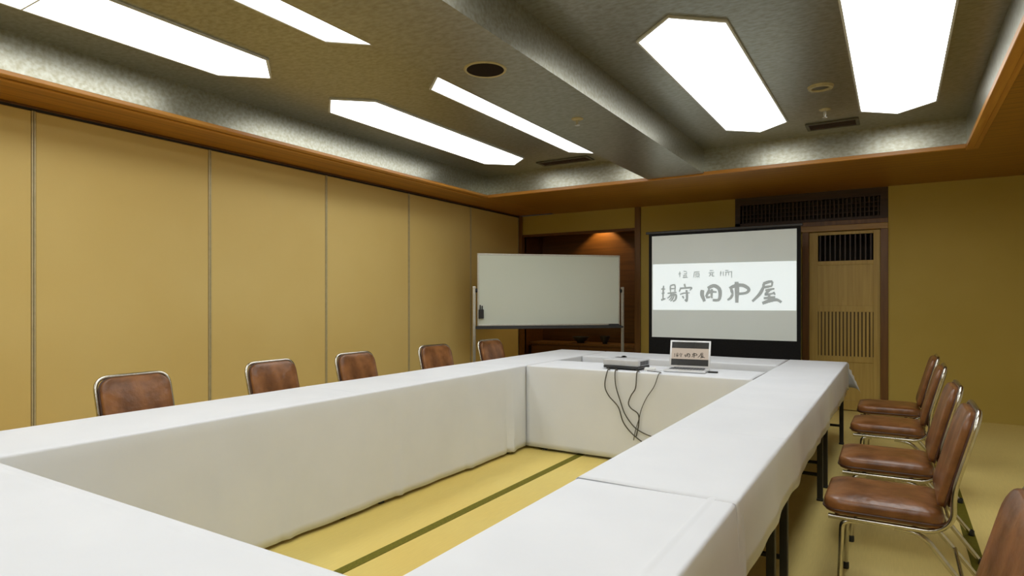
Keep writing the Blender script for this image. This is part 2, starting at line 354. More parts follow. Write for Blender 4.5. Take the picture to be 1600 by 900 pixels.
# ------------------------------------------------------------------ ceiling lights
def hexpoly(w, y0, y1, ch):
    return [(-w, y0+ch), (0, y0), (w, y0+ch), (w, y1-ch), (0, y1), (-w, y1-ch)]
def make_ceiling_light(label, loc):
    t = thing('ceiling_light', label, 'ceiling light', loc, 0, 'hexagonal ceiling lights')
    W, L, CH = 0.243, 1.30, 0.215
    out = hexpoly(W+0.012, -L-0.014, L+0.014, CH); inn = hexpoly(W, -L, L, CH)
    bm = B(); n = 6
    for (za, zb) in ((-0.012, 0.0),):
        o0 = [bm.verts.new((x, y, za)) for x, y in out]; i0 = [bm.verts.new((x, y, za)) for x, y in inn]
        o1 = [bm.verts.new((x, y, zb)) for x, y in out]; i1 = [bm.verts.new((x, y, zb)) for x, y in inn]
        for k in range(n):
            j = (k+1) % n
            bm.faces.new((o0[k], o0[j], i0[j], i0[k])); bm.faces.new((o1[j], o1[k], i1[k], i1[j]))
            bm.faces.new((o0[j], o0[k], o1[k], o1[j])); bm.faces.new((i0[k], i0[j], i1[j], i1[k]))
    bmesh.ops.recalc_face_normals(bm, faces=bm.faces[:])
    link('frame', bm, M['light_frame'], t)
    g = 0.006
    bm = B(); prism(bm, [(-W, -L+CH), (0, -L), (W, -L+CH), (W, -g), (-W, -g)], -0.009, -0.002); link('diffuser', bm, M['diffuser'], t)
    bm = B(); prism(bm, [(-W, g), (W, g), (W, L-CH), (0, L), (-W, L-CH)], -0.009, -0.002); link('diffuser', bm, M['diffuser'], t)
    bm = B(); box(bm, -W, W, -0.004, 0.004, -0.0115, -0.002); link('divider', bm, M['light_frame'], t)
    return t
LX = [(-3.565, 'beside the partition wall'), (-2.545, 'left of the beam, partly hidden'), (-1.02, 'just right of the beam'), (0.01, 'beside the wood planked right soffit')]
LY = [(4.53, 'far bright hexagonal light panel'), (1.40, 'near bright hexagonal light panel cut off'), (-1.73, 'rear bright hexagonal light panel')]
first = None
for y, a in LY:
    for x, b_ in LX:
        lab = a+' '+b_; loc = (x, y, ZC)
        if first is None: first = make_ceiling_light(lab, loc)
        else: dup(first, loc, 0, lab)

# things on the ceiling
t = thing('ceiling_speaker', 'round dark speaker grille with a pale ring under the beam', 'speaker', (-1.905, 2.815, ZS+0.005))
bm = B(); lathe(bm, [(0.102, -0.004), (0.11, -0.008), (0.116, -0.004), (0.118, 0.0), (0.102, 0.0)]); link('ring', bm, M['ivory'], t, 0.6)
bm = B(); lathe(bm, [(0.0, -0.006), (0.05, -0.006), (0.103, -0.003), (0.103, 0.0)]); link('grille', bm, M['dark_grille'], t, 0.6)
def sprinkler(loc, lab, drop=0.03):
    t = thing('sprinkler', lab, 'sprinkler', loc, 0, 'ceiling sprinkler heads')
    bm = B(); lathe(bm, [(0.0, -0.012), (0.022, -0.012), (0.04, -0.004), (0.042, 0.0)]); link('rose', bm, M['ivory'], t, 0.6)
    bm = B(); lathe(bm, [(0.010, -0.010), (0.010, -drop), (0.007, -drop-0.002), (0.007, -drop-0.014)]); link('stem', bm, M['alu'], t, 0.6)
    bm = B(); lathe(bm, [(0.0, -drop-0.018), (0.018, -drop-0.016), (0.018, -drop-0.013), (0.0, -drop-0.012)]); link('deflector', bm, M['alu'], t, 0.6)
sprinkler((-1.88, 3.915, ZS+0.005), 'small brass coloured sprinkler head under the beam')
sprinkler((-0.475, 5.45, ZC), 'small pale sprinkler head near the vent at the far end of the right coffer', 0.05)
t = thing('smoke_detector', 'round ring shaped detector on the dark ceiling between the two right lights', 'detector', (-0.45, 4.85, ZC))
bm = B(); lathe(bm, [(0.055, -0.006), (0.06, -0.018), (0.078, -0.016), (0.085, 0.0), (0.055, 0.0)]); link('ring', bm, M['ivory'], t, 0.6)
bm = B(); lathe(bm, [(0.0, -0.010), (0.03, -0.010), (0.056, -0.005), (0.056, 0.0)]); link('cap', bm, M['grey_metal'], t, 0.6)
def vent(loc, lab, w, d):
    t = thing('ceiling_vent', lab, 'vent', loc, 0, 'slotted ceiling vents')
    bm = B(); box(bm, -w, w, -d, -d+0.02, -0.012, 0, 0.002, 1); box(bm, -w, w, d-0.02, d, -0.012, 0, 0.002, 1)
    box(bm, -w, -w+0.025, -d+0.02, d-0.02, -0.012, 0); box(bm, w-0.025, w, -d+0.02, d-0.02, -0.012, 0); link('frame', bm, M['grey_metal'], t)
    bm = B(); box(bm, -w+0.025, w-0.025, -d+0.02, d-0.02, -0.002, 0); link('backing', bm, M['void'], t)
    bm = B(); n = 4
    for i in range(n): y = -d+0.02+(i+0.5)*(2*d-0.04)/n; box(bm, -w+0.025, w-0.025, y-0.004, y+0.004, -0.010, -0.002)
    link('slat', bm, M['lattice_wood'], t)
vent((-0.46, 5.93, ZC), 'dark slotted vent at the far end of the right coffer', 0.20, 0.11)
vent((-3.02, 5.98, ZC), 'dark slotted vent at the far end of the left coffer', 0.30, 0.10)

# ------------------------------------------------------------------ folding tables and cloths
TZ = 0.694
def make_table(label, cx, cy, L, W, rz):
    t = thing('folding_table', label, 'table', (cx, cy, 0), rz, 'folding tables under the white cloths')
    bm = B(); box(bm, -L/2, L/2, -W/2, W/2, TZ-0.028, TZ, 0.004, 2); link('tabletop', bm, M['table_top'], t)
    bm = B()
    box(bm, -L/2+0.08, L/2-0.08, -W/2+0.035, -W/2+0.06, TZ-0.062, TZ-0.028); box(bm, -L/2+0.08, L/2-0.08, W/2-0.06, W/2-0.035, TZ-0.062, TZ-0.028)
    link('apron', bm, M['black_metal'], t)
    bm = B(); box(bm, -L/2+0.1, L/2-0.1, W/2-0.022, W/2-0.012, 0.12, TZ-0.03, 0.002, 1); link('added_shade_panel', bm, M['black_metal'], t)  # unseen panel, added to darken the floor beneath the table
    bm = B(); box(bm, -L/2+0.2, L/2-0.2, -W/2+0.09, W/2-0.07, 0.565, 0.578, 0.003, 1); link('added_shade_shelf', bm, M['black_metal'], t)  # shelf added to deepen the shade under the tabletop
    for sx in (-1, 1):
        for sy in (-1, 1):
            x = sx*(L/2-0.155); y = sy*(W/2-0.03)
            bm = B(); box(bm, x-0.016, x+0.016, y-0.016, y+0.016, 0.012, TZ-0.03, 0.003, 1); l = link('leg', bm, M['black_metal'], t)
            bm = B(); box(bm, x-0.019, x+0.019, y-0.019, y+0.019, 0.0, 0.014, 0.003, 1); link('rubber_foot', bm, M['black'], l)
        bm = B(); tube(bm, [(sx*(L/2-0.155), -W/2+0.045, 0.16), (sx*(L/2-0.155), W/2-0.045, 0.16)], 0.011); link('stretcher', bm, M['black_metal'], t)
        bm = B(); tube(bm, [(sx*(L/2-0.155), 0, 0.16), (sx*(L/2-0.52), 0, TZ-0.03)], 0.008); link('brace', bm, M['black_metal'], t)
    return t
LX0, LX1, RX0, RX1 = -3.21, -2.67, -0.84, -0.367
Y0, YN, YF0, YF1, YG0, YE = 0.35, 0.89, 4.55, 5.10, 5.65, 6.27
TL = (YE-YN)/3-0.002
e = 0.006
for k, w in enumerate(('nearest the camera', 'in the middle of the row', 'at the end nearest the whiteboard')):
    make_table('folding table under the left row cloth along the partition, '+w, (LX0+LX1)/2, YN+TL*(k+0.5)+0.003, TL-0.01, LX1-LX0-2*e, -PI/2)
for k, w in enumerate(('nearest the camera', 'in the middle, leg showing below the cloth', 'at the end nearest the door')):
    make_table('black legged folding table of the right row, '+w, (RX0+RX1)/2, YN+TL*(k+0.5)+0.003, TL-0.01, RX1-RX0-2*e, PI/2)
make_table('folding table under the near cloth, on the left below the camera', LX0+0.71, (Y0+YN)/2, 1.40, YN-Y0-2*e, 0)
make_table('folding table under the near cloth, on the right below the camera', RX1-0.71, (Y0+YN)/2, 1.40, YN-Y0-2*e, 0)
make_table('folding table under the cloth that carries projector and laptop', (LX1+RX0)/2, (YF0+YF1)/2, RX0-LX1-0.03, YF1-YF0-2*e, PI)
make_table('folding table under the rearmost cloth, behind the laptop table', (LX1+RX0)/2, (YG0+YE)/2, RX0-LX1-0.03, YE-YG0-2*e, PI)

def cloth(name, label, x0, x1, y0, y1, z, hang, seed=0, creases=(), amp=0.008, extra=None, solid=0.0016):
    """a sheet lying on x0..x1, y0..y1 at height z; hang: {'L','R','N','F': (length, lo, hi)}"""
    rnd = random.Random(seed); ph = [rnd.uniform(0, 6.28) for _ in range(8)]
    r = 0.010; arc = r*PI/2
    def axis(a0, a1, h0, h1, cr):
        s = []
        if h0:
            n = max(4, int(h0/0.045))
            s += [('-', h0-(h0-arc)*i/n) for i in range(n)] + [('-', arc), ('-', arc*0.66), ('-', arc*0.33)]
        lo = a0+(r if h0 else 0); hi = a1-(r if h1 else 0)
        n = max(2, int((hi-lo)/0.04)); tv = [lo+(hi-lo)*i/n for i in range(n+1)]
        for c in cr: tv += [c-0.012, c-0.005, c, c+0.005, c+0.012]
        s += [('t', v) for v in sorted(tv)]
        if h1:
            n = max(4, int(h1/0.045))
            s += [('+', arc*0.33), ('+', arc*0.66), ('+', arc)] + [('+', arc+(h1-arc)*(i+1)/n) for i in range(n)]
        return s
    H = {k: hang.get(k, (0, 0, 0)) for k in 'LRNF'}
    us = axis(x0, x1, H['L'][0], H['R'][0], [c[1] for c in creases if c[0] == 'x'])
    vs_ = axis(y0, y1, H['N'][0], H['F'][0], [c[1] for c in creases if c[0] == 'y'])
    def rip(s, key):
        i = 'LRNF'.index(key)
        v = math.sin(s*9.3+ph[i])*0.5+math.sin(s*21.7+ph[i+4])*0.3+math.sin(s*4.1+ph[(i+2) % 8])*0.4
        a = amp
        if extra and key in extra:
            for (c, wd, am) in extra[key]:
                q = math.exp(-((s-c)/wd)**2); a += am*q; v += math.sin((s-c)*48)*q
        return a*(0.5+0.5*max(-1, min(1.6, v)))
    def side(d, a, s, key, edge):
        """offset outward and drop for a point at distance a beyond the edge"""
        if a <= arc: tt = a/r; return edge-d*r+d*r*math.sin(tt), z-r+r*math.cos(tt)
        L = H[key][0]; f = (a-arc)/(L-arc)
        hem = 1+0.03*math.sin(s*5.3+ph[3])+0.018*math.sin(s*13.1+ph[5])
        if L > 0.5: hem = 1-0.003*(1+math.sin(s*3.7+ph[3]))
        return edge+d*(0.0015+rip(s, key)*f**0.8), z-r-(a-arc)*(1+(hem-1)*f)
    bm = B(); grid = []
    for ku, u in us:
        row = []
        for kv, v in vs_:
            X = u if ku == 't' else None; Y = v if kv == 't' else None
            keyu = {'-': 'L', '+': 'R'}.get(ku); keyv = {'-': 'N', '+': 'F'}.get(kv)
            if ku == 't' and kv == 't':
                zz = z+0.0012*math.sin(u*7+ph[0])*math.sin(v*5+ph[1])
                for c in creases:
                    d_ = abs((u if c[0] == 'x' else v)-c[1]); o_ = v if c[0] == 'x' else u
                    if c[3] <= o_ <= c[4] and d_ < 0.011: zz += c[2]*(1-d_/0.011)
                row.append(bm.verts.new((u, v, zz)))
            elif kv == 't':
                lo, hi = H[keyu][1], H[keyu][2]
                if not (lo-1e-6 <= v <= hi+1e-6): row.append(None); continue
                d = -1 if keyu == 'L' else 1
                x, zz = side(d, u, v, keyu, x0 if d < 0 else x1); row.append(bm.verts.new((x, v, zz)))
            elif ku == 't':
                lo, hi = H[keyv][1], H[keyv][2]
                if not (lo-1e-6 <= u <= hi+1e-6): row.append(None); continue
                d = -1 if keyv == 'N' else 1
                y, zz = side(d, v, u, keyv, y0 if d < 0 else y1); row.append(bm.verts.new((u, y, zz)))
            else:
                cx_, dx = (x0, -1) if ku == '-' else (x1, 1); cy_, dy = (y0, -1) if kv == '-' else (y1, 1)
                a, b_ = u, v; rr = math.hypot(a, b_); fi = math.atan2(b_, a)
                h = 0.42*math.sin(2*fi)**1.3 if rr > 0 else 0
                row.append(bm.verts.new((cx_+dx*(rr*h*0.7071+0.003), cy_+dy*(rr*h*0.7071+0.003), max(0.012, z-0.004-rr*math.sqrt(1-h*h)*0.93))))
        grid.append(row)
    for a, b_ in zip(grid, grid[1:]):
        for k in range(len(a)-1):
            q = (a[k], b_[k], b_[k+1], a[k+1])
            if None not in q: bm.faces.new(q)
    bmesh.ops.recalc_face_normals(bm, faces=bm.faces[:])
    o = link(name, bm, M['cloth'], None, 0.9, None, solid)
    return tag(o, label, 'tablecloth', 'white tablecloths')
CZ = 0.6985
cloth('tablecloth', 'long white tablecloth on the left table row beside the partition wall', LX0, LX1, YN+0.001, YE, CZ,
      {'L': (0.235, YN, YE), 'R': (0.684, YN, YE), 'F': (0.235, LX0, LX1-0.03)}, 3, [('y', 2.7, 0.0015, -9, 9), ('y', 4.5, 0.0015, -9, 9)], 0.018,
      {'R': [(4.28, 0.09, 0.045), (2.95, 0.05, 0.014), (2.12, 0.04, 0.012), (3.72, 0.05, 0.012), (1.72, 0.04, 0.010), (4.75, 0.15, -0.0175), (5.5, 0.7, -0.0178)]})
cloth('tablecloth', 'white tablecloth on the near end of the right table row, with a long fold line', RX0, RX1, YN+0.001, 1.82, CZ,
      {'R': (0.27, YN, 1.82), 'L': (0.684, YN, 1.82)}, 5, [('x', -0.433, 0.003, 0, 1.74)], 0.014)
cloth('tablecloth', 'long white tablecloth on the far right row, corner draped by the door', RX0-0.002, RX1+0.002, 1.74, YE, CZ+0.0022,
      {'R': (0.235, 1.74, YE), 'L': (0.684, 1.74, YE), 'F': (0.235, RX0+0.03, RX1)}, 8, [('y', 2.66, 0.002, -9, 9), ('y', 4.4, 0.002, -9, 9)], 0.016,
      {'R': [(6.0, 0.18, 0.012)], 'L': [(4.0, 12, -0.0158)]})
cloth('tablecloth', 'white tablecloth on the near table row at the bottom left of the room', LX0, RX1, Y0, YN-0.001, CZ,
      {'N': (0.235, LX0, RX1), 'F': (0.684, LX1+0.012, RX0-0.012)}, 11, [('y', 0.855, 0.002, -9, 9)], 0.006)
cloth('tablecloth', 'white tablecloth under the projector and laptop, hanging to the floor inside the ring', LX1+0.011, RX0-0.006, YF0, YF1, CZ,
      {'N': (0.684, -9, 9), 'F': (0.5, -9, 9)}, 14, [('x', -1.9, 0.0015, 0, 9)], 0.005)
cloth('tablecloth', 'white tablecloth on the rearmost table behind the grey gap', LX1+0.011, RX0-0.006, YG0, YE, CZ,
      {'N': (0.5, -9, 9), 'F': (0.235, -9, 9)}, 17, [], 0.006)

# ------------------------------------------------------------------ chairs
def roundrect(hw, y0, y1, rb, rt, n=6):
    """outline in (w, h): rounded bottom corners rb, top corners rt"""
    out = []
    for cx_, cy_, rr, a0 in ((hw-rb, y0+rb, rb, -90), (hw-rt, y1-rt, rt, 0), (-hw+rt, y1-rt, rt, 90), (-hw+rb, y0+rb, rb, 180)):
        for k in range(n+1):
            a = math.radians(a0+90*k/n); out.append((cx_+rr*math.cos(a), cy_+rr*math.sin(a)))
    return out
def cushion(bm, outline, th, edge, puff, tf):
    """pad: outline inset towards both faces; tf maps (w, h, depth) to space"""
    cx_ = sum(p[0] for p in outline)/len(outline); cy_ = sum(p[1] for p in outline)/len(outline)
    def ring(ins, d):
        o = []
        for x, y in outline:
            L = math.hypot(x-cx_, y-cy_); f = max(0, 1-ins/L); o.append(bm.verts.new(tf(cx_+(x-cx_)*f, cy_+(y-cy_)*f, d)))
        return o
    rs = [ring(edge, 0), ring(edge*0.3, edge*0.3), ring(0, edge), ring(0, th-edge), ring(edge*0.3, th-edge*0.3), ring(edge, th)]
    for q, s in ((0.035, 0.45), (0.07, 0.75), (0.12, 0.95)): rs.append(ring(edge+q, th+puff*s))
    n = len(outline)
    for a, b_ in zip(rs, rs[1:]):
        for k in range(n): bm.faces.new((a[k], a[(k+1) % n], b_[(k+1) % n], b_[k]))
    bm.faces.new(rs[0][::-1])
    c = bm.verts.new(tf(cx_, cy_, th+puff))
    for k in range(n): bm.faces.new((rs[-1][k], rs[-1][(k+1) % n], c))
    bmesh.ops.recalc_face_normals(bm, faces=bm.faces[:])
LEAN = math.atan2(0.105, 0.385)
def back_pt(w, h, d):
    """point on the leaning backrest: w sideways, h up along it, d forward (towards -x)"""
    bow = 0.018*(w/0.2)**2
    return (0.205+h*math.sin(LEAN)-(d+bow)*math.cos(LEAN)+0.016, w, 0.440+h*math.cos(LEAN)+d*math.sin(LEAN))
def make_chair(label, loc, rz, group):
    t = thing('conference_chair', label, 'chair', loc, rz, group)
    bm = B(); cushion(bm, roundrect(0.212, -0.215, 0.205, 0.07, 0.05), 0.062, 0.018, 0.014, lambda w, h, d: (h, w, 0.367+d))
    s = link('seat', bm, M['vinyl'], t, 1.0)
    bm = B(); o = roundrect(0.2135, -0.2165, 0.2065, 0.07, 0.05); tube(bm, [(h, w, 0.386) for w, h in o+o[:1]], 0.004, 6, False); link('welt', bm, M['vinyl_dark'], s, 1.0)
    bm = B(); bo = roundrect(0.190, 0.0, 0.385, 0.05, 0.07); cushion(bm, bo, 0.036, 0.012, 0.012, back_pt)
    b_ = link('backrest', bm, M['vinyl'], t, 1.0)
    bm = B(); cushion(bm, roundrect(0.184, 0.006, 0.379, 0.05, 0.066), 0.010, 0.004, 0.001, lambda w, h, d: back_pt(w, h, -d-0.001)); link('back_shell', bm, M['vinyl_dark'], b_, 1.0)
    bm = B(); tube(bm, [back_pt(w*1.008, h+0.001, 0.006) for w, h in bo+bo[:1]], 0.005, 6, False); link('welt', bm, M['vinyl_dark'], b_, 1.0)
    # chrome frame: along the seat sides, up behind the back and over its top
    q = lambda w, h: Vector(back_pt(w, h, -0.006))
    left = [(-0.195, 0.185, 0.351), (0.175, 0.185, 0.351), (0.232, 0.198, 0.405)]
    pts = [Vector(p) for p in left]+[q(0.203, 0.08), q(0.203, 0.398), q(-0.203, 0.398), q(-0.203, 0.08)]+[Vector((p[0], -p[1], p[2])) for p in left[::-1]]
    bm = B(); tube(bm, fillet(pts, 0.075, 7), 0.0105, 10); link('back_frame', bm, M['chrome'], t, 1.0)
    bm = B(); tube(bm, [(-0.165, -0.185, 0.351), (-0.165, 0.185, 0.351)], 0.010); tube(bm, [(0.11, -0.175, 0.346), (0.11, 0.175, 0.346)], 0.010); link('seat_frame', bm, M['chrome'], t, 1.0)
    for sy in (-1, 1):
        for path, foot in (([(-0.09, sy*0.172, 0.340), (-0.145, sy*0.180, 0.336), (-0.155, sy*0.200, 0.015)], (-0.155, sy*0.200)),
                           ([(0.04, sy*0.170, 0.340), (0.135, sy*0.178, 0.332), (0.385, sy*0.213, 0.012)], (0.386, sy*0.213))):
            bm = B(); tube(bm, fillet(path, 0.05, 6), 0.0105, 10); l = link('leg', bm, M['chrome'], t, 1.0)
            bm = B(); lathe(bm, [(0.0, 0.0), (0.013, 0.0), (0.0145, 0.004), (0.0145, 0.028), (0.011, 0.032)], 12, (foot[0], foot[1], 0)); link('rubber_foot', bm, M['black'], l, 0.8)
    bm = B(); tube(bm, [(0.262, -0.195, 0.178), (0.262, 0.195, 0.178)], 0.008); link('stretcher', bm, M['chrome'], t, 1.0)
    return t
RC = 'brown vinyl chairs on the right of the tables'; LC = 'brown vinyl chairs against the left table row'
c0 = make_chair('brown vinyl chair cut off at the lower right corner of the picture', (-0.045, 1.69, 0), 0, RC)
for y, lab, rz in ((3.09, 'brown vinyl chair with the largest fully shown seat on the right', 0.0), (3.87, 'brown vinyl chair second of the four fully shown on the right', 0.01),
                   (4.93, 'brown vinyl chair third of the four fully shown on the right', -0.02), (5.76, 'brown vinyl chair nearest the door at the draped cloth corner', 0.0)):
    dup(c0, (-0.045, y, 0), rz, lab, RC)
for y, lab, rz in ((1.90, 'brown padded chair back nearest the camera, behind the left table row', 0.0), (2.83, 'brown padded chair back second nearest, in front of the partition seam', 0.04),
                   (3.61, 'brown padded chair back in the middle of the five beside the partition', 0.0), (4.59, 'brown chair back fourth along the partition, chrome edge showing', -0.12),
                   (5.55, 'brown chair with chrome edge just below the whiteboard', -0.05)):
    dup(c0, (-3.41, y, 0), PI+rz, lab, LC)

# ------------------------------------------------------------------ whiteboard
wx, wy = -3.665, 6.85
t = thing('whiteboard', 'large white board on a wheeled stand in front of the dark alcove', 'whiteboard', (wx, wy, 0), math.atan2(1.26, 1.37))
bm = B(); box(bm, -0.895, 0.895, -0.012, 0.012, 0.955, 1.81); link('panel', bm, M['board'], t)
bm = B()
for b_ in ((-0.91, 0.91, -0.016, 0.016, 1.80, 1.822), (-0.91, 0.91, -0.016, 0.016, 0.936, 0.958), (-0.912, -0.892, -0.016, 0.016, 0.936, 1.822), (0.892, 0.912, -0.016, 0.016, 0.936, 1.822)): box(bm, *b_, 0.003)
link('frame', bm, M['alu'], t)
bm = B(); box(bm, -0.93, 0.93, -0.085, -0.018, 0.905, 0.915, 0.002, 1); box(bm, -0.93, 0.93, -0.088, -0.083, 0.905, 0.93); box(bm, -0.93, 0.93, -0.02, 0.02, 0.90, 0.935); link('tray', bm, M['dark_plastic'], t)
for s in (-1, 1):
    bm = B(); box(bm, s*0.95-0.019, s*0.95+0.019, -0.015, 0.015, 0.07, 1.42, 0.005); p = link('post', bm, M['alu'], t)
    bm = B(); lathe(bm, [(0, -0.012), (0.025, -0.012), (0.025, 0.012), (0, 0.012)], 14)
    bmesh.ops.rotate(bm, verts=bm.verts[:], cent=(0, 0, 0), matrix=Matrix.Rotation(PI/2, 3, 'Y')); bmesh.ops.translate(bm, verts=bm.verts[:], vec=(s*0.925, 0, 1.37)); link('pivot_knob', bm, M['black'], p, 0.6)
    bm = B(); box(bm, s*0.95-0.02, s*0.95+0.02, -0.27, 0.27, 0.055, 0.09, 0.005); f = link('foot', bm, M['alu'], t)
    for yy in (-0.24, 0.24):
        bm = B(); lathe(bm, [(0, -0.011), (0.024, -0.011), (0.028, -0.006), (0.028, 0.006), (0.024, 0.011), (0, 0.011)], 16)
        bmesh.ops.rotate(bm, verts=bm.verts[:], cent=(0, 0, 0), matrix=Matrix.Rotation(PI/2, 3, 'Y')); bmesh.ops.translate(bm, verts=bm.verts[:], vec=(s*0.95, yy, 0.028)); link('caster', bm, M['black'], f, 0.6)
bm = B(); box(bm, -0.93, 0.93, -0.012, 0.012, 0.22, 0.25, 0.003); link('crossbar', bm, M['alu'], t)
wr = math.atan2(1.26, 1.37)
def wb_at(x, y, z): return (wx+x*math.cos(wr)-y*math.sin(wr), wy+x*math.sin(wr)+y*math.cos(wr), z)
t = thing('marker_holder', 'black marker holder stuck to the lower left edge of the whiteboard', 'marker holder', wb_at(-0.868, -0.016, 1.03), wr)
bm = B(); box(bm, -0.03, 0.03, -0.035, 0, 0.0, 0.11, 0.006); link('body', bm, M['black'], t)
bm = B(); tube(bm, [(-0.012, -0.02, 0.09), (-0.012, -0.02, 0.165)], 0.008); link('marker', bm, M['dark_plastic'], t)
bm = B(); tube(bm, [(0.012, -0.02, 0.09), (0.012, -0.02, 0.155)], 0.008); link('marker', bm, M['dark_plastic'], t)
t = thing('board_eraser', 'small dark eraser at the right end of the whiteboard tray', 'eraser', wb_at(0.82, -0.05, 0.915), wr)
bm = B(); box(bm, -0.06, 0.06, -0.025, 0.025, 0.012, 0.04, 0.006); link('grip', bm, M['dark_plastic'], t)
bm = B(); box(bm, -0.058, 0.058, -0.023, 0.023, 0.0, 0.013); link('felt', bm, M['vinyl_dark'], t)

# ------------------------------------------------------------------ projection screen
SY = 7.30; SX0, SX1, SZ0, SZ1 = -2.510, -0.907, 0.810, 2.022
scx = (SX0+SX1)/2; SW = SX1-SX0; SH = SZ1-SZ0
t = thing('projection_screen', 'pull-up projection screen with black borders showing a lettered light band', 'screen', (scx, SY, 0))
bm = B(); box(bm, -SW/2-0.04, SW/2+0.04, 0.0, 0.004, 0.11, SZ1+0.03); link('border_fabric', bm, M['black_cloth'], t)
bm = B(); box(bm, -SW/2, SW/2, -0.002, 0.0, SZ0, SZ1); sv = link('viewing_surface', bm, M['screen'], t)
bm = B(); box(bm, -SW/2-0.075, SW/2+0.06, -0.012, 0.022, SZ1+0.025, SZ1+0.055, 0.006); link('top_bar', bm, M['black_metal'], t)
bm = B(); box(bm, -SW/2-0.09, SW/2+0.09, -0.055, 0.06, 0.035, 0.125, 0.012); link('case', bm, M['black_metal'], t)
for s in (-1, 1):
    bm = B(); box(bm, s*0.62-0.02, s*0.62+0.02, -0.2, 0.2, 0.0, 0.036, 0.006); link('foot', bm, M['black_metal'], t)
    bm = B(); tube(bm, [(s*0.45, 0.035, 0.12), (s*0.08, 0.035, 1.05), (s*0.42, 0.022, SZ1+0.03)], 0.009); link('support_arm', bm, M['black_metal'], t)
# picture band, slightly keystoned like the photograph's
def vz(f): return SZ1-f*SH
bm = B()
q = [(-SW/2+0.012, vz(0.731)), (SW/2-0.004, vz(0.727)), (SW/2-0.004, vz(0.288)), (-SW/2+0.012, vz(0.280))]
a = [bm.verts.new((x, -0.0045, z)) for x, z in q]; b2 = [bm.verts.new((x, -0.0025, z)) for x, z in q]
bm.faces.new(a); bm.faces.new(b2[::-1])
for k in range(4): bm.faces.new((a[k], a[(k+1) % 4], b2[(k+1) % 4], b2[k]))
bmesh.ops.recalc_face_normals(bm, faces=bm.faces[:])
band = link('picture_band', bm, M['picture'], sv)
# brush strokes traced in a 1600 x 727 frame over the band: (points, width)
BIG = [[
 # hot-water character
 ([(158, 352), (152, 430), (150, 512)], 15), ([(128, 392), (152, 386), (178, 392)], 12), ([(132, 438), (172, 430)], 11), ([(126, 508), (180, 492)], 16),
 ([(238, 352), (240, 425)], 13), ([(236, 354), (290, 346), (292, 418)], 14), ([(242, 386), (288, 382)], 11), ([(205, 436), (312, 424)], 13),
 ([(252, 434), (232, 468), (202, 488)], 13), ([(236, 456), (302, 450), (300, 500), (268, 522)], 18), ([(262, 458), (244, 490), (222, 508)], 12), ([(284, 458), (262, 500), (238, 520)], 13),
], [
 # guard character
 ([(402, 332), (414, 366)], 16), ([(364, 372), (342, 418)], 14), ([(364, 380), (420, 376), (488, 374), (466, 402)], 15), ([(352, 446), (400, 432), (466, 428)], 12),
 ([(428, 398), (434, 460), (430, 516), (408, 500)], 20), ([(380, 462), (398, 490)], 15),
], [
 # field character
 ([(612, 396), (606, 448), (634, 520)], 34), ([(668, 378), (738, 350), (796, 384), (806, 450), (788, 502), (724, 504)], 30), ([(690, 388), (664, 440), (648, 470)], 22),
 ([(716, 384), (712, 440), (716, 486)], 20), ([(662, 432), (720, 416), (768, 418)], 18), ([(650, 478), (700, 470)], 18),
], [
 # middle character
 ([(984, 306), (988, 400), (986, 532)], 36), ([(908, 380), (960, 352), (1050, 344), (1112, 384), (1086, 424), (1002, 436)], 28), ([(926, 384), (944, 440)], 24), ([(944, 438), (920, 480), (886, 502)], 22),
], [
 # shop character
 ([(1262, 326), (1310, 308), (1356, 298)], 24), ([(1268, 326), (1262, 366)], 22), ([(1264, 366), (1352, 350)], 20), ([(1356, 300), (1350, 350)], 16),
 ([(1262, 366), (1226, 436), (1150, 516)], 26), ([(1282, 398), (1376, 378)], 19), ([(1330, 392), (1284, 442), (1366, 428)], 20), ([(1364, 412), (1382, 444)], 16),
 ([(1322, 440), (1322, 512)], 20), ([(1266, 482), (1384, 466)], 20), ([(1252, 536), (1324, 508), (1396, 496), (1446, 524)], 28)]]
SMALL = [[
 ([(350, 198), (350, 262)], 12), ([(334, 226), (366, 222)], 11), ([(392, 196), (430, 198)], 11), ([(396, 222), (428, 222), (428, 204)], 11), ([(384, 264), (444, 260)], 13), ([(398, 240), (398, 262)], 10), ([(422, 240), (422, 262)], 10), ([(388, 240), (434, 238)], 10),
], [ ([(514, 204), (578, 200)], 11), ([(520, 204), (510, 264)], 11), ([(534, 220), (570, 218), (570, 246), (534, 246), (534, 220)], 10), ([(536, 233), (568, 232)], 9), ([(552, 246), (552, 268)], 10), ([(536, 254), (528, 266)], 9), ([(566, 252), (578, 264)], 9),
], [ ([(690, 188), (732, 186)], 11), ([(680, 212), (742, 208)], 12), ([(700, 214), (696, 238), (682, 252)], 11), ([(722, 212), (722, 246), (744, 244)], 12), ([(690, 232), (730, 230)], 9),
], [ ([(814, 190), (810, 246)], 11), ([(804, 214), (826, 210)], 10), ([(840, 196), (842, 244)], 11), ([(862, 186), (900, 184)], 10), ([(858, 206), (930, 198)], 11), ([(872, 208), (866, 246)], 11), ([(898, 206), (900, 240)], 10), ([(930, 190), (932, 264)], 11)]]
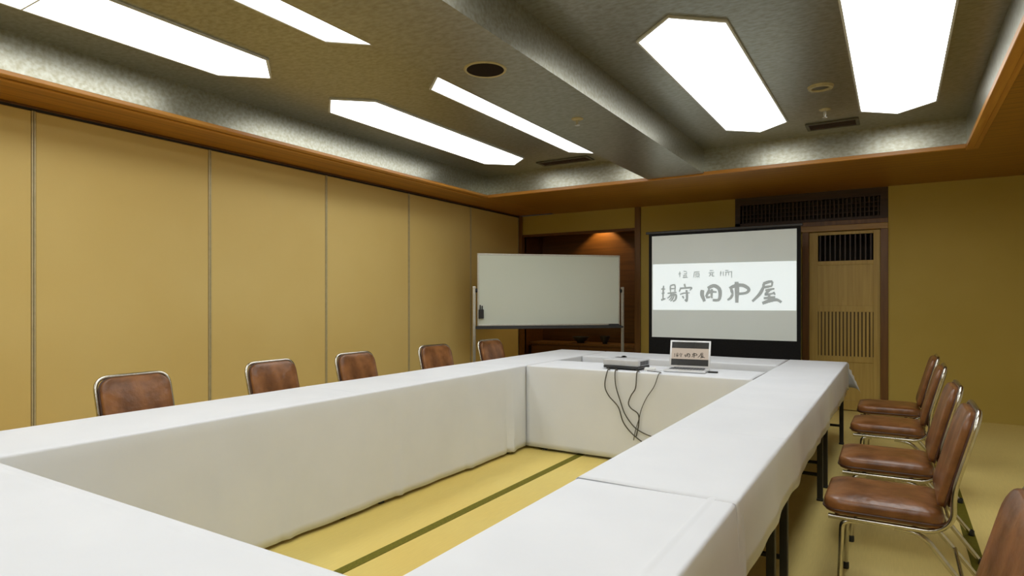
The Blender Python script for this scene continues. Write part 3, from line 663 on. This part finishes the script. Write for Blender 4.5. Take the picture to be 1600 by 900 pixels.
def strokes(items, tf, wscale, dy):
    """brush strokes as thin ribbons; tf maps frame pixels to (x, z), dy their y"""
    bm = B(); n_ = 0
    for pts, w in items:
        p = spline([(x, y, 0) for x, y in pts], 5); prev = None; n = len(p); n_ += 1; lift = (n_ % 7)*0.00005
        for i, c in enumerate(p):
            d = (p[min(i+1, n-1)]-p[max(i-1, 0)]).normalized(); nn = Vector((-d.y, d.x, 0)); f = i/(n-1)
            ww = w*0.5*(0.72+0.28*math.sin(PI*min(1, f*1.1+0.08)))
            ends = []
            for sgn in (1, -1):
                x, z = tf((c+nn*ww*sgn).x, (c+nn*ww*sgn).y); ends.append((x, z))
            ring = [bm.verts.new((ends[0][0], dy-lift, ends[0][1])), bm.verts.new((ends[1][0], dy-lift, ends[1][1])), bm.verts.new((ends[1][0], dy+0.0006, ends[1][1])), bm.verts.new((ends[0][0], dy+0.0006, ends[0][1]))]
            if prev:
                for k in range(4): bm.faces.new((prev[k], prev[(k+1) % 4], ring[(k+1) % 4], ring[k]))
            else: bm.faces.new(ring[::-1])
            prev = ring
        bm.faces.new(prev)
    bmesh.ops.recalc_face_normals(bm, faces=bm.faces[:])
    return bm
def scr_tf(X, Y):
    u = (X-15)/1580; top = 128-54*u; v = (Y-top)/(612-top)
    return -SW/2+u*SW, vz(0.282+v*(0.729-0.282))
for ch in BIG: link('brush_character', strokes([(p, w*1.42) for p, w in ch], scr_tf, 1, -0.0052), M['ink'], sv)
for ch in SMALL: link('small_character', strokes(ch, scr_tf, 1, -0.0052), M['ink_small'], sv)

# ------------------------------------------------------------------ projector, laptop, small things on the far table
PZ = CZ+0.002
t = thing('projector', 'pale grey data projector standing on the far white table', 'projector', (-1.845, 4.75, PZ), math.radians(-4))
bm = B(); box(bm, -0.155, 0.155, -0.115, 0.115, 0.030, 0.082, 0.014, 3); link('shell', bm, M['proj_shell'], t, 0.7)
bm = B(); box(bm, -0.150, 0.150, -0.110, 0.110, 0.010, 0.031, 0.004); link('base', bm, M['dark_plastic'], t)
bm = B(); box(bm, -0.115, -0.035, 0.03, 0.085, 0.081, 0.084, 0.001, 1); link('focus_recess', bm, M['dark_plastic'], t)
bm = B(); box(bm, 0.02, 0.11, -0.05, -0.01, 0.081, 0.083, 0.001, 1); link('button_panel', bm, M['light_frame'], t)
bm = B(); lathe(bm, [(0, 0.018), (0.02, 0.02), (0.029, 0.012), (0.033, 0.018), (0.036, 0.0)], 20)
bmesh.ops.rotate(bm, verts=bm.verts[:], cent=(0, 0, 0), matrix=Matrix.Rotation(-PI/2, 3, 'X')); bmesh.ops.translate(bm, verts=bm.verts[:], vec=(-0.075, 0.112, 0.056)); link('lens', bm, M['glass_lens'], t, 0.6)
bm = B()
for i in range(8): box(bm, 0.156-0.002, 0.1575, -0.08+i*0.02, -0.07+i*0.02, 0.04, 0.07)
link('side_vent', bm, M['dark_plastic'], t)
for sx in (-1, 1):
    for sy in (-1, 1):
        bm = B(); lathe(bm, [(0, 0), (0.012, 0), (0.012, 0.011), (0, 0.011)], 12, (sx*0.12, sy*0.085, 0)); link('foot', bm, M['black'], t)

t = thing('laptop', 'open silver laptop showing the same lettered band, on the far white table', 'laptop', (-1.375, 4.80, PZ), math.radians(5))
bm = B(); box(bm, -0.157, 0.157, -0.105, 0.108, 0.002, 0.016, 0.005, 2); ba = link('base', bm, M['silver'], t, 0.7)
bm = B()
for r_ in range(5):
    for k in range(12): box(bm, -0.132+k*0.022, -0.132+k*0.022+0.018, -0.01+r_*0.019, -0.01+r_*0.019+0.015, 0.0155, 0.0175)
link('keyboard', bm, M['dark_plastic'], ba)
bm = B(); box(bm, -0.045, 0.045, -0.09, -0.03, 0.0155, 0.0166); link('trackpad', bm, M['light_frame'], ba)
TI = math.radians(14)
rotm = Matrix.Rotation(-TI, 3, 'X'); piv = (0, 0.108, 0.014)
def lid(bm): bmesh.ops.rotate(bm, verts=bm.verts[:], cent=piv, matrix=rotm); return bm
LH = 0.218
bm = B(); box(bm, -0.157, 0.157, 0.104, 0.111, 0.016, 0.016+LH, 0.003, 2); ld = link('lid', lid(bm), M['silver'], t, 0.7)
bm = B(); box(bm, -0.143, 0.143, 0.1028, 0.1042, 0.034, 0.016+LH-0.013); link('display', lid(bm), M['lcd_black'], ld)
DZ0, DZ1 = 0.034, 0.016+LH-0.013
b0, b1 = DZ0+(DZ1-DZ0)*0.27, DZ0+(DZ1-DZ0)*0.73
bm = B(); box(bm, -0.143, 0.143, 0.1019, 0.1028, b0, b1); link('display_band', lid(bm), M['lcd_band'], ld)
lap_tf = lambda X, Y: (-0.143+(X-15)/1580*0.286, b1-(Y-100)/512*(b1-b0))
for ch in BIG: link('display_character', lid(strokes([(p, w*1.3) for p, w in ch], lap_tf, 1, 0.1014)), M['lcd_ink'], ld)
bm = B(); tube(bm, [(-0.12, 0.108, 0.016), (0.12, 0.108, 0.016)], 0.005); link('hinge', bm, M['dark_plastic'], t)

o = thing('video_adapter', 'small flat black adapter lying at the right front corner of the laptop', 'adapter', (-1.175, 4.80, PZ), 0.1)
bm = B(); box(bm, -0.035, 0.035, -0.016, 0.016, 0, 0.012, 0.004); link('body', bm, M['black'], o)
bm = B(); tube(bm, spline([(-0.033, 0, 0.006), (-0.045, 0.006, 0.005), (-0.052, 0.02, 0.004), (-0.05, 0.05, 0.004)], 4), 0.003); link('lead', bm, M['cable'], o)
o = thing('power_brick', 'white power brick lying between projector and laptop', 'power adapter', (-1.625, 4.68, PZ), 0.2)
bm = B(); box(bm, -0.042, 0.042, -0.024, 0.024, 0, 0.026, 0.007, 3); link('body', bm, M['white_plastic'], o, 0.7)
bm = B(); tube(bm, spline([(0.04, 0, 0.012), (0.06, 0.004, 0.006), (0.09, 0.04, 0.004), (0.12, 0.05, 0.004)], 4), 0.0028); link('lead', bm, M['white_plastic'], o)

# cables hanging over the edge of the far table, given as (x, z) on the cloth front
def cable(label, top, pts, r=0.0045):
    """top: start on the table (x, y); pts: (x, z) down the front of the cloth; last points run on the floor"""
    p = [Vector((top[0], top[1], PZ+0.006)), Vector((pts[0][0], YF0+0.03, PZ+0.006)), Vector((pts[0][0], YF0-0.016, PZ-0.004))]
    p += [Vector((x, YF0-0.030, z)) for x, z in pts[1:]]
    bm = B(); tube(bm, spline(p, 6), r, 8); tag(link('cable', bm, M['cable'], None, 1.0), label, 'cable', 'cables hanging from the far table')
import math as _m
def onfront(px, py):
    th = _m.atan2(600, 974); a = (px-800)/974
    dx = -_m.sin(th)+_m.cos(th)*a; dy = _m.cos(th)+_m.sin(th)*a; tt = (YF0-0.03)/dy
    return dx*tt, max(0.008, 1.245+(470-py)/974*tt)
cable('leftmost of the four black cables hanging from under the projector', (-1.99, 4.69), [onfront(*p) for p in ((948, 584), (945, 602), (951, 618), (966, 636), (974, 660), (988, 678), (1004, 691))])
cable('second black cable hanging from the left side of the projector', (-1.94, 4.69), [onfront(*p) for p in ((960, 584), (962, 602), (969, 626), (977, 648), (992, 668), (1008, 678), (1024, 684))])
cable('black cable with a kink hanging below the right end of the projector', (-1.77, 4.69), [onfront(*p) for p in ((994, 584), (993, 606), (986, 618), (982, 630), (986, 638), (997, 647), (998, 662), (994, 682))])
cable('thin rightmost cable hanging below the white power brick', (-1.63, 4.63), [onfront(*p) for p in ((1028, 586), (1022, 604), (1010, 622), (1002, 640), (998, 656), (993, 672), (990, 688))], 0.003)

# ------------------------------------------------------------------ alcove contents and its downlight
t = thing('low_cabinet', 'low dark wooden cabinet standing in the alcove behind the whiteboard', 'cabinet', (-3.87, 8.36, 0.16))
bm = B(); box(bm, -0.82, 0.82, -0.2, 0.2, 0.02, 0.44, 0.004); link('body', bm, M['dark_wood'], t)
bm = B(); box(bm, -0.84, 0.84, -0.22, 0.22, 0.44, 0.47, 0.005); link('top', bm, M['post_wood'], t)
bm = B(); box(bm, -0.78, 0.78, -0.18, 0.18, 0.0, 0.02); link('plinth', bm, M['lattice_wood'], t)
for s in (-1, 1):
    bm = B(); box(bm, min(s*0.02, s*0.8), max(s*0.02, s*0.8), -0.212, -0.2, 0.04, 0.42, 0.003); d = link('door', bm, M['dark_wood'], t)
    bm = B(); lathe(bm, [(0, 0), (0.012, 0), (0.016, 0.012), (0, 0.018)], 12)
    bmesh.ops.rotate(bm, verts=bm.verts[:], cent=(0, 0, 0), matrix=Matrix.Rotation(PI/2, 3, 'X')); bmesh.ops.translate(bm, verts=bm.verts[:], vec=(s*0.07, -0.212, 0.25)); link('knob', bm, M['black_metal'], d)
def bowl(x, y, lab, r, h):
    t = thing('lacquer_bowl', lab, 'bowl', (x, y, 0.63), 0, 'dark bowls on the alcove cabinet')
    bm = B(); lathe(bm, [(0, 0.012), (r*0.45, 0.012), (r*0.5, 0.018), (r*0.85, h*0.6), (r, h), (r*0.95, h), (r*0.8, h*0.6), (r*0.4, 0.03), (0, 0.026)], 24); link('body', bm, M['dark_plastic'], t, 0.8)
    bm = B(); lathe(bm, [(0, 0), (r*0.42, 0), (r*0.46, 0.013), (0, 0.013)], 24); link('foot', bm, M['black'], t, 0.8)
bowl(-3.93, 8.30, 'wider dark bowl on the alcove cabinet, seen under the whiteboard', 0.12, 0.09)
bowl(-3.55, 8.30, 'narrower dark bowl on the alcove cabinet, near the whiteboard right post', 0.075, 0.11)
t = thing('downlight', 'small recessed spotlight at the top of the dark alcove', 'downlight', (-3.70, 8.49, 2.45))
bm = B(); lathe(bm, [(0.04, -0.004), (0.05, -0.008), (0.056, 0.0), (0.04, 0.0)], 24); link('trim_ring', bm, M['ivory'], t, 0.6)
bm = B(); lathe(bm, [(0, -0.003), (0.04, -0.003), (0.04, 0)], 24); link('lens', bm, M['lamp_warm'], t, 0.6)
ld_ = bpy.data.lights.new('alcove_spot', 'SPOT'); ld_.energy = 32; ld_.color = (1, 0.78, 0.42); ld_.spot_size = math.radians(104); ld_.spot_blend = 0.35; ld_.shadow_soft_size = 0.02
lo = bpy.data.objects.new('alcove_spot', ld_); COL.objects.link(lo); lo.parent = t; lo.location = (0, 0, -0.02)
